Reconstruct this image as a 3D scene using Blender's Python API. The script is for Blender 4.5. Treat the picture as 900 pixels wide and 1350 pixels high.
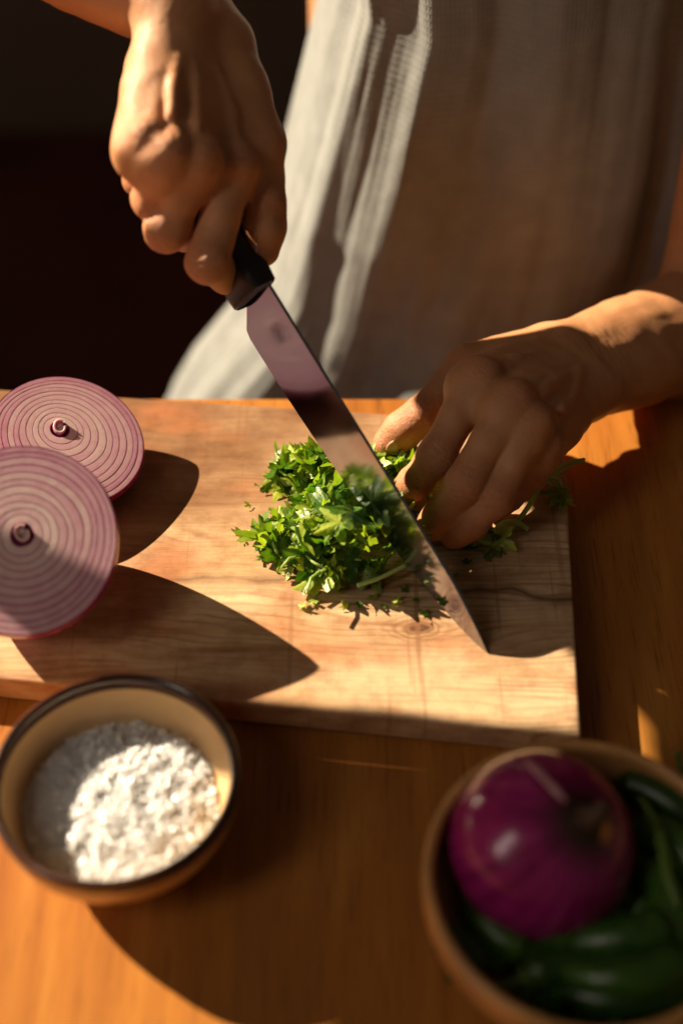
import bpy, bmesh, math, random
import numpy as np
from mathutils import Vector, Matrix, noise as mnoise
random.seed(7); RNG = np.random.RandomState(7)
for o in list(bpy.data.objects): bpy.data.objects.remove(o)
SC = bpy.context.scene
COL = SC.collection
R = math.radians

# ---------------------------------------------------------------- camera, light, exposure
PITCH = R(47); FPX = 1875.0
FW = np.array([0, math.cos(PITCH), -math.sin(PITCH)]); UP = np.array([0, math.sin(PITCH), math.cos(PITCH)]); RT = np.array([1., 0, 0])
CAM = np.array([0, 0, .02]) - .75 * FW
cam = bpy.data.cameras.new('camera'); camo = bpy.data.objects.new('camera', cam); COL.objects.link(camo)
camo.location = CAM; camo.rotation_euler = (R(90) - PITCH, 0, 0)
cam.sensor_fit = 'VERTICAL'; cam.sensor_height = 36; cam.lens = 50; cam.clip_start = .02; cam.clip_end = 60
cam.dof.use_dof = True; cam.dof.focus_distance = .735; cam.dof.aperture_fstop = 2.4; cam.dof.aperture_blades = 9
SC.camera = camo

SUN_AZ = R(-30); SUN_EL = R(29)          # direction the light travels on the table, height of the sun
world = bpy.data.worlds.new('World'); SC.world = world; world.use_nodes = True
bg = world.node_tree.nodes['Background']; bg.inputs[0].default_value = (.80, .62, .46, 1); bg.inputs[1].default_value = .022
sun = bpy.data.lights.new('sun', 'SUN'); sun.energy = 5.0; sun.angle = R(.6); sun.color = (1.0, .82, .59)
suno = bpy.data.objects.new('sun', sun); COL.objects.link(suno)
sd = Vector((math.cos(SUN_AZ) * math.cos(SUN_EL), math.sin(SUN_AZ) * math.cos(SUN_EL), -math.sin(SUN_EL)))
suno.rotation_euler = sd.to_track_quat('-Z', 'Y').to_euler(); suno.location = (-1, 1, 1.5)
# the room's window behind and above the table's left end: a soft source seen in the glossy skins
def area(name, loc, tgt, size, power, color):
    l = bpy.data.lights.new(name, 'AREA'); l.shape = 'RECTANGLE'; l.size, l.size_y = size; l.energy = power; l.color = color
    o = bpy.data.objects.new(name, l); COL.objects.link(o); o.location = loc
    o.rotation_euler = (Vector(tgt) - Vector(loc)).to_track_quat('-Z', 'Y').to_euler(); return o
area('window_light', (-1.0, -.75, 1.05), (.05, 0, .05), (.30, .9), 1.35, (1.0, .88, .76))
VS = SC.view_settings
VS.view_transform = 'Standard'; VS.look = 'None'; VS.gamma = 1; VS.use_curve_mapping = False; VS.exposure = 1.45
SC.render.engine = 'CYCLES'; SC.cycles.max_bounces = 8; SC.cycles.caustics_reflective = False

def ray(u, v): return FW + (u - 450) / FPX * RT - (v - 675) / FPX * UP
def Z(u, v, z): d = ray(u, v); return CAM + d * (z - CAM[2]) / d[2]
def Y(u, v, y): d = ray(u, v); return CAM + d * (y - CAM[1]) / d[1]
def J(u, v, dd): return CAM + ray(u, v) * dd

# ---------------------------------------------------------------- materials
class MT:
    def __init__(s, name):
        s.m = bpy.data.materials.new(name); s.m.use_nodes = True; s.t = s.m.node_tree; s.n = s.t.nodes
        s.b = s.n['Principled BSDF']; s.out = s.n['Material Output']
    def add(s, typ, **kw):
        n = s.n.new(typ)
        for k, v in kw.items():
            if k.startswith('_'): setattr(n, k[1:], v)
            else:
                key = k.replace('__', ' ')
                n.inputs[key].default_value = v
        return n
    def l(s, a, b): s.t.links.new(a, b)
    def ramp(s, src, stops):
        r = s.n.new('ShaderNodeValToRGB'); e = r.color_ramp.elements
        while len(e) < len(stops): e.new(.5)
        for i, (p, c) in enumerate(stops):
            e[i].position = p; e[i].color = tuple(c) + (1,) if len(c) == 3 else c
        s.l(src, r.inputs[0]); return r.outputs[0]
    def coord(s, scale=(1, 1, 1), rot=(0, 0, 0), kind='Object', loc=(0, 0, 0)):
        c = s.n.new('ShaderNodeTexCoord'); mp = s.n.new('ShaderNodeMapping')
        mp.inputs['Scale'].default_value = scale; mp.inputs['Rotation'].default_value = rot; mp.inputs['Location'].default_value = loc
        s.l(c.outputs[kind], mp.inputs[0]); return mp.outputs[0]
    def noise(s, vec, scale, detail=4, rough=.55, dist=0):
        n = s.add('ShaderNodeTexNoise', Scale=scale, Detail=detail, Roughness=rough, Distortion=dist)
        s.l(vec, n.inputs['Vector']); return n.outputs[0]
    def mix(s, f, a, b, mode='MIX'):
        n = s.n.new('ShaderNodeMix'); n.data_type = 'RGBA'; n.blend_type = mode
        for sock, v in ((n.inputs[0], f), (n.inputs[6], a), (n.inputs[7], b)):
            if hasattr(v, 'links') or hasattr(v, 'is_linked'): s.l(v, sock)
            elif isinstance(v, (int, float)): sock.default_value = v
            else: sock.default_value = tuple(v) + (1,)
        return n.outputs[2]
    def math(s, op, a, b=None):
        n = s.n.new('ShaderNodeMath'); n.operation = op
        for i, v in enumerate((a, b)):
            if v is None: continue
            if hasattr(v, 'is_linked'): s.l(v, n.inputs[i])
            else: n.inputs[i].default_value = v
        return n.outputs[0]
    def bump(s, h, strength=.3, dist=.001, prev=None):
        b = s.n.new('ShaderNodeBump'); b.inputs['Strength'].default_value = strength; b.inputs['Distance'].default_value = dist
        s.l(h, b.inputs['Height'])
        if prev is not None: s.l(prev, b.inputs['Normal'])
        return b.outputs[0]
    def set(s, col=None, rough=None, nrm=None, **kw):
        for key, v in (('Base Color', col), ('Roughness', rough), ('Normal', nrm)):
            if v is None: continue
            if hasattr(v, 'is_linked'): s.l(v, s.b.inputs[key])
            else: s.b.inputs[key].default_value = tuple(v) + (1,) if key == 'Base Color' else v
        for k, v in kw.items(): s.b.inputs[k.replace('__', ' ')].default_value = v
        return s

M = {}
def wood_board():
    m = MT('board_wood')
    c = m.coord((7, 60, 30)); big = m.coord((2.2, 14, 8))
    warp = m.noise(m.coord((9, 9, 9)), 1.0, 2)
    n1 = m.noise(c, 1.6, 6, .6, .8); n2 = m.noise(big, 1.3, 4, .5, 1.2)
    fine = m.noise(m.coord((40, 900, 400)), 1, 3, .7)
    c1 = m.ramp(n1, [(.28, (.26, .12, .05)), (.43, (.50, .30, .16)), (.58, (.65, .45, .25)), (.75, (.76, .57, .35))])
    c2 = m.ramp(n2, [(.30, (.30, .13, .05)), (.46, (.56, .36, .20)), (.66, (.72, .52, .34))])
    col = m.mix(.5, c1, c2)
    # tone by position in the board: browner at the far left, paler near side
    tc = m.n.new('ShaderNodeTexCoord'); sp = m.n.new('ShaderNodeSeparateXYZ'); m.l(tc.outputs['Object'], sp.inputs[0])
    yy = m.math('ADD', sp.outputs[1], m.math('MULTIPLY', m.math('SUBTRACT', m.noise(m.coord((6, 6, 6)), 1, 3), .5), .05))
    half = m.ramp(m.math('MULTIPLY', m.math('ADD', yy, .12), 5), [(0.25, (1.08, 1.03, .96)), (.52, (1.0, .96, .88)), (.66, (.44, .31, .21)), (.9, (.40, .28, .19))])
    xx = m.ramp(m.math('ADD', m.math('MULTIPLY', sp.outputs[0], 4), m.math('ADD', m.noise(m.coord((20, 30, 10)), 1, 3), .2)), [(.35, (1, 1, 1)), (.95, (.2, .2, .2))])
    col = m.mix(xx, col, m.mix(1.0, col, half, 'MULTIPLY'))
    # dark wandering grain line and a knot
    ly = m.math('SUBTRACT', m.math('ADD', m.math('ADD', sp.outputs[1], m.math('MULTIPLY', sp.outputs[0], .035)), m.math('MULTIPLY', m.math('SUBTRACT', m.noise(m.coord((14, 2, 2)), 1, 3), .5), .034)), -.0495)
    line = m.ramp(m.math('MULTIPLY', m.math('ABSOLUTE', ly), 100), [(0.0, (1, 1, 1)), (.14, (.6, .6, .6)), (.45, (0, 0, 0))])
    lm = m.math('MULTIPLY', line, m.ramp(m.noise(m.coord((14, 3, 3)), 1, 2), [(.30, (.15, .15, .15)), (.5, (.9, .9, .9))]))
    col = m.mix(lm, col, (.10, .035, .012))
    kp = Z(552, 828, .02)
    vd = m.n.new('ShaderNodeVectorMath'); vd.operation = 'DISTANCE'
    mp = m.coord((1, 1.9, 1), loc=(0, 0, 0)); m.l(mp, vd.inputs[0]); vd.inputs[1].default_value = (kp[0], kp[1] * 1.9, .02)
    kd = m.math('ADD', vd.outputs['Value'], m.math('MULTIPLY', m.math('SUBTRACT', m.noise(m.coord((60, 60, 60)), 1, 3), .5), .016))
    kr = m.math('SINE', m.math('MULTIPLY', kd, 1300)); kr = m.math('MULTIPLY', m.math('ADD', kr, 1), .5)
    km = m.ramp(m.math('MULTIPLY', kd, 40), [(.30, (1, 1, 1)), (.85, (0, 0, 0))])
    col = m.mix(m.math('MULTIPLY', m.math('MULTIPLY', km, kr), .75), col, (.22, .085, .03))
    core = m.ramp(m.math('MULTIPLY', kd, 40), [(.12, (.8, .8, .8)), (.22, (0, 0, 0))]); col = m.mix(core, col, (.10, .03, .012))
    # reddish stains and fine knife marks
    st = m.ramp(m.noise(m.coord((16, 30, 10), loc=(3, 1, 0)), 1, 3, .5), [(.54, (0, 0, 0)), (.70, (.8, .8, .8))])
    col = m.mix(st, col, (.42, .15, .055))

    vo = m.n.new('ShaderNodeTexVoronoi'); vo.feature = 'DISTANCE_TO_EDGE'; vo.inputs['Scale'].default_value = 1
    m.l(m.coord((120, 14, 10), rot=(0, 0, .5)), vo.inputs['Vector'])
    sm = m.ramp(vo.outputs['Distance'], [(0.0, (.4, .4, .4)), (.012, (0, 0, 0))])
    col = m.mix(m.math('MULTIPLY', sm, .2), col, (.30, .15, .07))
    wp = m.math('ADD', sp.outputs[1], m.math('MULTIPLY', m.noise(m.coord((5, 22, 10)), 1, 3, .5), .055))
    gl = m.math('SINE', m.math('MULTIPLY', wp, 1500)); gl = m.ramp(gl, [(.15, (0, 0, 0)), (.95, (1, 1, 1))])
    gl = m.math('MULTIPLY', gl, m.ramp(m.noise(m.coord((9, 50, 20)), 1, 4), [(.42, (.0,) * 3), (.62, (.55,) * 3)]))
    col = m.mix(gl, col, (.27, .115, .042))
    blot = m.noise(m.coord((1, 1, 1)), 55, 5, .7); col = m.mix(1.0, col, m.ramp(blot, [(.32, (.72, .66, .60)), (.55, (1, 1, 1))]), 'MULTIPLY')
    for k_, (rz_, sx_, sy_, off) in enumerate(((.35, 210, 7, 1), (-.5, 170, 6, 5), (1.35, 230, 9, 9))):
        sn_ = m.noise(m.coord((sx_, sy_, 10), rot=(0, 0, rz_), loc=(off, off, 0)), 1, 1, .4)
        cut_ = m.ramp(sn_, [(.70, (0, 0, 0)), (.74, (1, 1, 1))]); col = m.mix(m.math('MULTIPLY', cut_, .38), col, (.24, .11, .045))
    pores = m.ramp(fine, [(.30, (.6, .6, .6)), (.45, (1, 1, 1))]); col = m.mix(.5, col, pores, 'MULTIPLY')
    hh = m.math('SUBTRACT', m.math('ADD', fine, m.math('MULTIPLY', n1, .6)), m.math('MULTIPLY', sm, .3))
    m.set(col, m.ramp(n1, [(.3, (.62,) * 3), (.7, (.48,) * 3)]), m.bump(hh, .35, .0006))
    m.b.inputs['Specular IOR Level'].default_value = .35
    return m.m

def wood_table():
    m = MT('table_wood')
    c = m.coord((28, 3.0, 10)); n1 = m.noise(c, 1.5, 6, .6, .8)
    fine = m.noise(m.coord((500, 22, 100)), 1, 3, .7)
    n2 = m.noise(m.coord((7, 1.5, 3)), 1.2, 3, .5, .6)
    col = m.mix(.4, m.ramp(n1, [(.3, (.22, .066, .010)), (.55, (.40, .150, .026)), (.75, (.56, .26, .055))]),
                m.ramp(n2, [(.3, (.26, .078, .011)), (.7, (.54, .225, .043))]))
    pores = m.ramp(fine, [(.32, (.50, .42, .35)), (.46, (1, 1, 1))]); col = m.mix(.75, col, pores, 'MULTIPLY')
    m.set(col, m.ramp(n1, [(.3, (.42,) * 3), (.7, (.34,) * 3)]), m.bump(fine, .25, .0003))
    m.b.inputs['Coat Weight'].default_value = .04; m.b.inputs['Coat Roughness'].default_value = .3; m.b.inputs['Specular IOR Level'].default_value = .3
    return m.m
def simple(name, col, rough=.5, noise_amt=.12, scale=30, bump=.1, bdist=.001, **kw):
    m = MT(name); v = m.coord((1, 1, 1)); n = m.noise(v, scale, 4)
    a = tuple(max(0, c * (1 - noise_amt)) for c in col); b = tuple(min(1, c * (1 + noise_amt)) for c in col)
    m.set(m.ramp(n, [(.3, a), (.7, b)]), rough, m.bump(n, bump, bdist), **kw); return m.m
def skin_mat():
    m = MT('skin')
    at = m.n.new('ShaderNodeAttribute'); at.attribute_name = 'tone'
    v = m.coord((1, 1, 1))
    n = m.noise(v, 45, 4, .6); n2 = m.noise(v, 260, 3, .6)
    base = m.ramp(n, [(.3, (.52, .24, .105)), (.7, (.62, .31, .145))])
    base = m.mix(m.math('MULTIPLY', n2, .25), base, (.36, .13, .055))
    base = m.mix(m.math('MULTIPLY', at.outputs['Fac'], .62), base, (.47, .115, .05))
    vo = m.n.new('ShaderNodeTexVoronoi'); vo.feature = 'DISTANCE_TO_EDGE'; vo.inputs['Scale'].default_value = 900
    dv = m.n.new('ShaderNodeVectorMath'); dv.operation = 'ADD'
    m.l(v, dv.inputs[0]); nn = m.add('ShaderNodeTexNoise', Scale=200.0, Detail=2.0); m.l(v, nn.inputs['Vector'])
    sc = m.n.new('ShaderNodeVectorMath'); sc.operation = 'SCALE'; sc.inputs['Scale'].default_value = .002; m.l(nn.outputs[1], sc.inputs[0]); m.l(sc.outputs[0], dv.inputs[1])
    m.l(dv.outputs[0], vo.inputs['Vector'])
    lines = m.ramp(vo.outputs['Distance'], [(0, (0, 0, 0)), (.12, (1, 1, 1))])
    # wrinkles over the joints
    wr = m.noise(m.coord((1, 1, 1)), 330, 4, .7, 1.5)
    wk = m.math('MULTIPLY', wr, m.math('ADD', m.math('MULTIPLY', at.outputs['Fac'], 1.6), .25))
    b1 = m.bump(lines, .4, .0003); b2 = m.bump(wk, .9, .0009, b1)
    m.set(base, m.ramp(n2, [(.3, (.50,) * 3), (.7, (.40,) * 3)]), b2)
    m.b.inputs['Subsurface Weight'].default_value = .14; m.b.inputs['Subsurface Radius'].default_value = (1, .32, .16); m.b.inputs['Subsurface Scale'].default_value = .006
    m.b.inputs['Specular IOR Level'].default_value = .45
    return m.m
def cloth_mat():
    m = MT('gauze_cloth')
    uv = m.n.new('ShaderNodeUVMap'); uv.uv_map = 'weave'
    sp = m.n.new('ShaderNodeSeparateXYZ'); m.l(uv.outputs[0], sp.inputs[0])
    def wv(sock, f):
        s_ = m.math('SINE', m.math('MULTIPLY', sock, f)); return m.math('MULTIPLY', m.math('ADD', s_, 1), .5)
    a, b = wv(sp.outputs[0], 2 * math.pi / .0042), wv(sp.outputs[1], 2 * math.pi / .0042)
    grid = m.math('MAXIMUM', m.math('POWER', a, 3), m.math('POWER', b, 3))
    fa, fb = wv(sp.outputs[0], 2 * math.pi / .0011), wv(sp.outputs[1], 2 * math.pi / .0011)
    fw = m.math('MULTIPLY', fa, fb)
    n = m.noise(m.coord((1, 1, 1)), 60, 4)
    col = m.ramp(n, [(.3, (.27, .29, .285)), (.7, (.35, .37, .365))])
    col = m.mix(m.math('MULTIPLY', m.math('MULTIPLY', grid, .36), m.ramp(m.noise(m.coord((1, 1, 1)), 9, 3), [(.35, (.25,) * 3), (.65, (1,) * 3)])), col, (.22, .19, .16))
    col = m.mix(m.math('MULTIPLY', fw, .15), col, (.62, .57, .50))
    bm1 = m.bump(grid, .22, .0006); bm1 = m.bump(n, .4, .002, bm1)
    m.set(col, .95, bm1); m.b.inputs['Specular IOR Level'].default_value = .1
    m.b.inputs['Sheen Weight'].default_value = .2; m.b.inputs['Sheen Roughness'].default_value = .5
    tr = m.n.new('ShaderNodeBsdfTranslucent'); m.l(col, tr.inputs[0]); m.l(bm1, tr.inputs['Normal'])
    mx = m.n.new('ShaderNodeMixShader'); mx.inputs[0].default_value = .22
    m.l(m.b.outputs[0], mx.inputs[1]); m.l(tr.outputs[0], mx.inputs[2]); m.l(mx.outputs[0], m.out.inputs[0])
    return m.m
def leaf_mat(name, c0, c1, trans=.35, rough=.4):
    m = MT(name); oi = m.n.new('ShaderNodeObjectInfo')
    n = m.noise(m.coord((1, 1, 1)), 140, 3)
    mixf = m.math('ADD', m.math('MULTIPLY', oi.outputs['Random'], .8), m.math('MULTIPLY', m.math('SUBTRACT', n, .5), .8))
    col = m.ramp(mixf, [(0.1, c0), (.9, c1)])
    vein = m.noise(m.coord((1, 1, 1)), 600, 2)
    m.set(col, rough, m.bump(vein, .4, .0006)); m.b.inputs['Specular IOR Level'].default_value = .5
    tr = m.n.new('ShaderNodeBsdfTranslucent'); cc = m.mix(1.0, col, (1.5, 1.7, .5), 'MULTIPLY'); m.l(cc, tr.inputs[0])
    mx = m.n.new('ShaderNodeMixShader'); mx.inputs[0].default_value = trans
    m.l(m.b.outputs[0], mx.inputs[1]); m.l(tr.outputs[0], mx.inputs[2]); m.l(mx.outputs[0], m.out.inputs[0])
    return m.m
def onion_flesh():
    m = MT('onion_flesh'); at = m.n.new('ShaderNodeAttribute'); at.attribute_name = 'tint'
    n = m.noise(m.coord((1, 1, 1)), 170, 4, .65)
    f = m.math('ADD', at.outputs['Fac'], m.math('MULTIPLY', m.math('SUBTRACT', n, .5), .35))
    col = m.ramp(f, [(0, (.68, .50, .47)), (.26, (.58, .32, .37)), (.60, (.36, .075, .18)), (1, (.20, .018, .085))])
    n2 = m.noise(m.coord((1, 1, 1)), 1100, 3, .7)
    nr = m.bump(n, .25, .0003); nr = m.bump(n2, .7, .00025, nr)
    m.set(col, .32, nr); m.b.inputs['Subsurface Weight'].default_value = .25; m.b.inputs['Subsurface Radius'].default_value = (1, .6, .6); m.b.inputs['Subsurface Scale'].default_value = .004
    return m.m
def onion_skin():
    m = MT('onion_skin'); at = m.n.new('ShaderNodeAttribute'); at.attribute_name = 'tint'
    n = m.noise(m.coord((1, 1, 1)), 60, 4, .6)
    uv = m.n.new('ShaderNodeUVMap'); uv.uv_map = 'weave'; mp = m.n.new('ShaderNodeMapping'); mp.inputs['Scale'].default_value = (46, 1.6, 1); m.l(uv.outputs[0], mp.inputs[0])
    v = m.add('ShaderNodeTexNoise', Scale=1.0, Detail=3.0); m.l(mp.outputs[0], v.inputs['Vector'])
    f = m.math('ADD', m.math('MULTIPLY', n, .35), m.math('MULTIPLY', v.outputs[0], .65))
    col = m.ramp(f, [(.32, (.17, .004, .065)), (.5, (.32, .012, .13)), (.68, (.48, .045, .22))])
    col = m.mix(at.outputs['Fac'], col, (.035, .015, .008))
    m.set(col, .24, m.bump(v.outputs[0], .15, .0006)); m.b.inputs['Coat Weight'].default_value = .25; m.b.inputs['Coat Roughness'].default_value = .12
    return m.m
def steel():
    m = MT('blade_steel'); v = m.coord((1, 1, 1))
    n = m.noise(m.coord((30, 30, 30)), 1.5, 3)
    m.set((.38, .38, .43), m.ramp(n, [(.3, (.08,) * 3), (.75, (.15,) * 3)]), None, Metallic=1.0)
    sp = m.noise(v, 700, 2); m.l(m.bump(sp, .05, .0002), m.b.inputs['Normal'])
    return m.m
M['board'] = wood_board(); M['table'] = wood_table(); M['skin'] = skin_mat(); M['cloth'] = cloth_mat()
M['leaf'] = leaf_mat('parsley_leaf', (.05, .14, .008), (.42, .50, .06)); M['stem'] = leaf_mat('parsley_stem', (.42, .56, .14), (.56, .68, .26), .2)
M['chilli'] = leaf_mat('chilli_green', (.014, .050, .006), (.07, .17, .016), .05, .28); M['pod'] = leaf_mat('chilli_stalk', (.09, .17, .02), (.15, .25, .03), .1, .4)
M['flesh'] = onion_flesh(); M['oskin'] = onion_skin(); M['steel'] = steel()
M['handle'] = simple('handle_black', (.005, .0045, .0045), .42, .2, 200, .1, .0003)
M['cream'] = simple('bowl_glaze', (.60, .40, .20), .28, .08, 40, .05, .001, Coat__Weight=.3)
M['rim'] = simple('bowl_rim_glaze', (.045, .016, .009), .25, .3, 60, .1, .001, Coat__Weight=.4)
M['bamboo'] = simple('wooden_bowl', (.62, .31, .10), .4, .22, 50, .15, .001)
M['floor'] = simple('floor_paint', (.055, .012, .007), .6, .35, 5, .1, .001)
M['wall'] = simple('wall_paint', (.085, .066, .052), .8, .15, 3, .1, .001)
M['nail'] = simple('nail', (.58, .33, .24), .25, .05, 200, .02, .0001, Coat__Weight=.3)
M['dark'] = simple('dark_trousers', (.02, .02, .025), .9)
ms = MT('salt'); ms.set((.92, .92, .91), .3); ms.b.inputs['Subsurface Weight'].default_value = .7; ms.b.inputs['Subsurface Radius'].default_value = (1, 1, 1); ms.b.inputs['Subsurface Scale'].default_value = .003; M['salt'] = ms.m

# ---------------------------------------------------------------- object helpers
def tag(o, label=None, cat=None, group=None, kind=None):
    if label: o['label'] = label
    if cat: o['category'] = cat
    if group: o['group'] = group
    if kind: o['kind'] = kind
    return o
def empty(name, loc=(0, 0, 0)):
    o = bpy.data.objects.new(name, None); COL.objects.link(o); o.location = loc; o.empty_display_size = .02; return o
def link(name, me, mat, parent=None, smooth=True):
    o = bpy.data.objects.new(name, me); COL.objects.link(o)
    if mat is not None and len(me.materials) == 0: me.materials.append(mat)
    if parent is not None:
        o.parent = parent; o.matrix_parent_inverse = Matrix.Translation(parent.location).inverted()   # vertices stay in world coordinates
    if smooth: me.shade_smooth()
    return o
def mesh(name, verts, faces, mat, parent=None, smooth=True, attr=None, uv=None):
    me = bpy.data.meshes.new(name); me.from_pydata([tuple(map(float, v)) for v in verts], [], faces); me.update()
    if attr:
        a = me.attributes.new(attr[0], 'FLOAT', 'POINT'); a.data.foreach_set('value', np.asarray(attr[1], np.float32))
    if uv is not None:
        l = me.uv_layers.new(name='weave'); vi = np.empty(len(me.loops), np.int32); me.loops.foreach_get('vertex_index', vi)
        l.data.foreach_set('uv', np.asarray(uv, np.float32)[vi].ravel())
    return link(name, me, mat, parent, smooth)
def bevel(o, w, seg=3):
    m = o.modifiers.new('bevel', 'BEVEL'); m.width = w; m.segments = seg; m.limit_method = 'ANGLE'; m.angle_limit = R(35)
def gridfaces(nu, nv, closed_u=True):
    f = []
    for j in range(nv - 1):
        for i in range(nu if closed_u else nu - 1):
            a = j * nu + i; b = j * nu + (i + 1) % nu; f.append((a, b, b + nu, a + nu))
    return f
def lathe(profile, n=96, wob=None):
    vs = []
    for j, (r, z) in enumerate(profile):
        for i in range(n):
            t = 2 * math.pi * i / n; k = wob(t, j) if wob else 1
            vs.append((r * k * math.cos(t), r * k * math.sin(t), z))
    return vs, gridfaces(n, len(profile))
def xform(vs, loc, rot=None):
    a = np.asarray(vs, float)
    if rot is not None: a = a @ np.array(rot).T
    return a + np.asarray(loc)
def tube(pts, rad, n=8, cap=True):
    pts = [np.asarray(p, float) for p in pts]; m = len(pts); vs = []; fs = []
    up = np.array([0, 0, 1.])
    for i, p in enumerate(pts):
        d = pts[min(i + 1, m - 1)] - pts[max(i - 1, 0)]; d /= np.linalg.norm(d)
        a = np.cross(d, up); 
        if np.linalg.norm(a) < .1: a = np.cross(d, [1., 0, 0])
        a /= np.linalg.norm(a); b = np.cross(d, a); r = rad[i] if hasattr(rad, '__len__') else rad
        for k in range(n):
            t = 2 * math.pi * k / n; vs.append(p + r * (math.cos(t) * a + math.sin(t) * b))
    fs = gridfaces(n, m)
    if cap: fs.append(tuple(range(n - 1, -1, -1))); fs.append(tuple((m - 1) * n + k for k in range(n)))
    return vs, fs
def spline(pts, n=20):
    pts = [np.asarray(p, float) for p in pts]; P = [pts[0]] + pts + [pts[-1]]; out = []
    seg = len(pts) - 1
    for s in range(seg):
        p0, p1, p2, p3 = P[s:s + 4]
        for k in range(n):
            t = k / n; out.append(.5 * ((2 * p1) + (-p0 + p2) * t + (2 * p0 - 5 * p1 + 4 * p2 - p3) * t * t + (-p0 + 3 * p1 - 3 * p2 + p3) * t ** 3))
    out.append(pts[-1]); return out
def mid(a, b, t=.5): return np.asarray(a) * (1 - t) + np.asarray(b) * t
def unit(a): a = np.asarray(a, float); return a / np.linalg.norm(a)
def box(x0, x1, y0, y1, z0, z1):
    v = [(x0, y0, z0), (x1, y0, z0), (x1, y1, z0), (x0, y1, z0), (x0, y0, z1), (x1, y0, z1), (x1, y1, z1), (x0, y1, z1)]
    return v, [(0, 3, 2, 1), (4, 5, 6, 7), (0, 1, 5, 4), (1, 2, 6, 5), (2, 3, 7, 6), (3, 0, 4, 7)]

# ---------------------------------------------------------------- setting
v, f = box(-3, 3, -2, 1.7, -.80, -.75); tag(mesh('floor', v, f, M['floor'], smooth=False), kind='structure')
v, f = box(-1.1, 3, 1.6, 1.7, -.75, 2.6); v2, f2 = box(-4, -1.1, 1.6, 1.7, -.75, 1.0); f += [tuple(8 + i for i in q) for q in f2]; v += v2      # unseen window opening added at left to admit sun; low part shades the floor
tag(mesh('wall', v, f, M['wall'], smooth=False), kind='structure')
# curtain added out of view at the left, only to shape the sun's shade
adir = np.array([math.sin(-SUN_AZ), math.cos(SUN_AZ), 0]); sdir = np.array([math.cos(SUN_AZ), math.sin(SUN_AZ), 0])
def AB(a, b, s): z = (b - s * math.sin(SUN_EL)) / math.cos(SUN_EL); return adir * a + sdir * s + np.array([0, 0, z])
def blocker():
    root = empty('blocker', tuple(AB(-.3, .10, -.42))); tag(root, 'added unseen curtain with a slanting hem at the left of the table', 'blocker')
    def ab(P): return (float(P[0] * math.sin(-SUN_AZ) + P[1] * math.cos(SUN_AZ)), float((P[0] * math.cos(SUN_AZ) + P[1] * math.sin(SUN_AZ)) * math.sin(SUN_EL) + P[2] * math.cos(SUN_EL)))
    pts = [ab((x, y, .02)) for x, y in ((-.105, -.1155), (-.078, -.1190), (-.045, -.1225), (.0, -.128), (.075, -.137), (.109, -.1415))]   # the hem's shadow runs along the board's near edge
    o_ = pts[0]; pts = [(a + .0027, b - .0008) for a, b in pts]
    e_ = ab((.1125, -.120, .02))
    hem = [(-.60, .064), (-.30, .062), (o_[0] - .036, .062), (o_[0] - .022, .058), (o_[0] - .014, .03), (o_[0] - .008, o_[1] - .006)] + pts + [(e_[0], e_[1] + .0015), (-.032, .0905), (-.0085, .0740), (-.0045, .17)]
    hem_a = [h[0] for h in hem]; hem_b = [h[1] for h in hem]
    n = 420; m_ = 16; vs = []
    for j in range(m_):
        for i in range(n):
            a = -.60 + (hem_a[-1] + .60) * i / (n - 1); b0 = float(np.interp(a, hem_a, hem_b)); b = b0 + (.50 - b0) * (j / (m_ - 1)) ** 1.5
            vs.append(AB(a, b, -.42 + .006 * math.sin(a * 190) + .003 * math.sin(a * 77 + b * 9)) + np.array([0, 0, -.0]))
    o = mesh('blocker_sheet', vs, gridfaces(n, m_, False), simple('blocker_cloth', (.5, .46, .4), .9), root); so = o.modifiers.new('thick', 'SOLIDIFY'); so.thickness = .0015
    v, f = tube([AB(-.66, .50, -.42), AB(.02, .50, -.42)], .008, 14); mesh('blocker_rod', v, f, M['wall'], root)
blocker()
# table
tab = empty('table', (0, -.3, -.75)); tag(tab, 'varnished orange-brown wooden table under the chopping board and bowls', 'table')
v, f = box(-.75, .75, -.75, .112, -.03, 0); o = mesh('tabletop', v, f, M['table'], tab, smooth=False); bevel(o, .004)
for sx in (-.68, .68):
    for sy in (-.68, .04):
        v, f = box(sx - .03, sx + .03, sy - .03, sy + .03, -.75, -.031); mesh('leg', v, f, M['table'], tab, smooth=False)

# chopping board
FR = np.array([.124, .067]); NR = np.array([.110, -.141])
FL = FR + .40 * np.array([-math.cos(R(5.3)), math.sin(R(5.3))]); NL = NR + .38 * np.array([-math.cos(R(6.9)), math.sin(R(6.9))])
def board_mesh():
    cs = [NL, NR, FR, FL]; vs = []; lay = [(.0005, .006), (.0035, .0015), (.019, 0), (.02, 0)]
    cen = sum(cs) / 4
    for z, ins in ((.0008, .005), (.0045, .0005), (.0198, 0)):
        for c in cs:
            d = (cen - c); d /= np.linalg.norm(d); p = c + d * ins; vs.append((p[0], p[1], z))
    fs = [(3, 2, 1, 0), (8, 9, 10, 11)]
    for l in (0, 4):
        for i in range(4): fs.append((l + i, l + (i + 1) % 4, l + 4 + (i + 1) % 4, l + 4 + i))
    return vs, fs
v, f = board_mesh(); bo = mesh('chopping_board', v, f, M['board'], smooth=False); bevel(bo, .0014, 3)
tag(bo, 'thick pale wooden chopping board on the table, with onions and parsley on it', 'chopping board')

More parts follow.
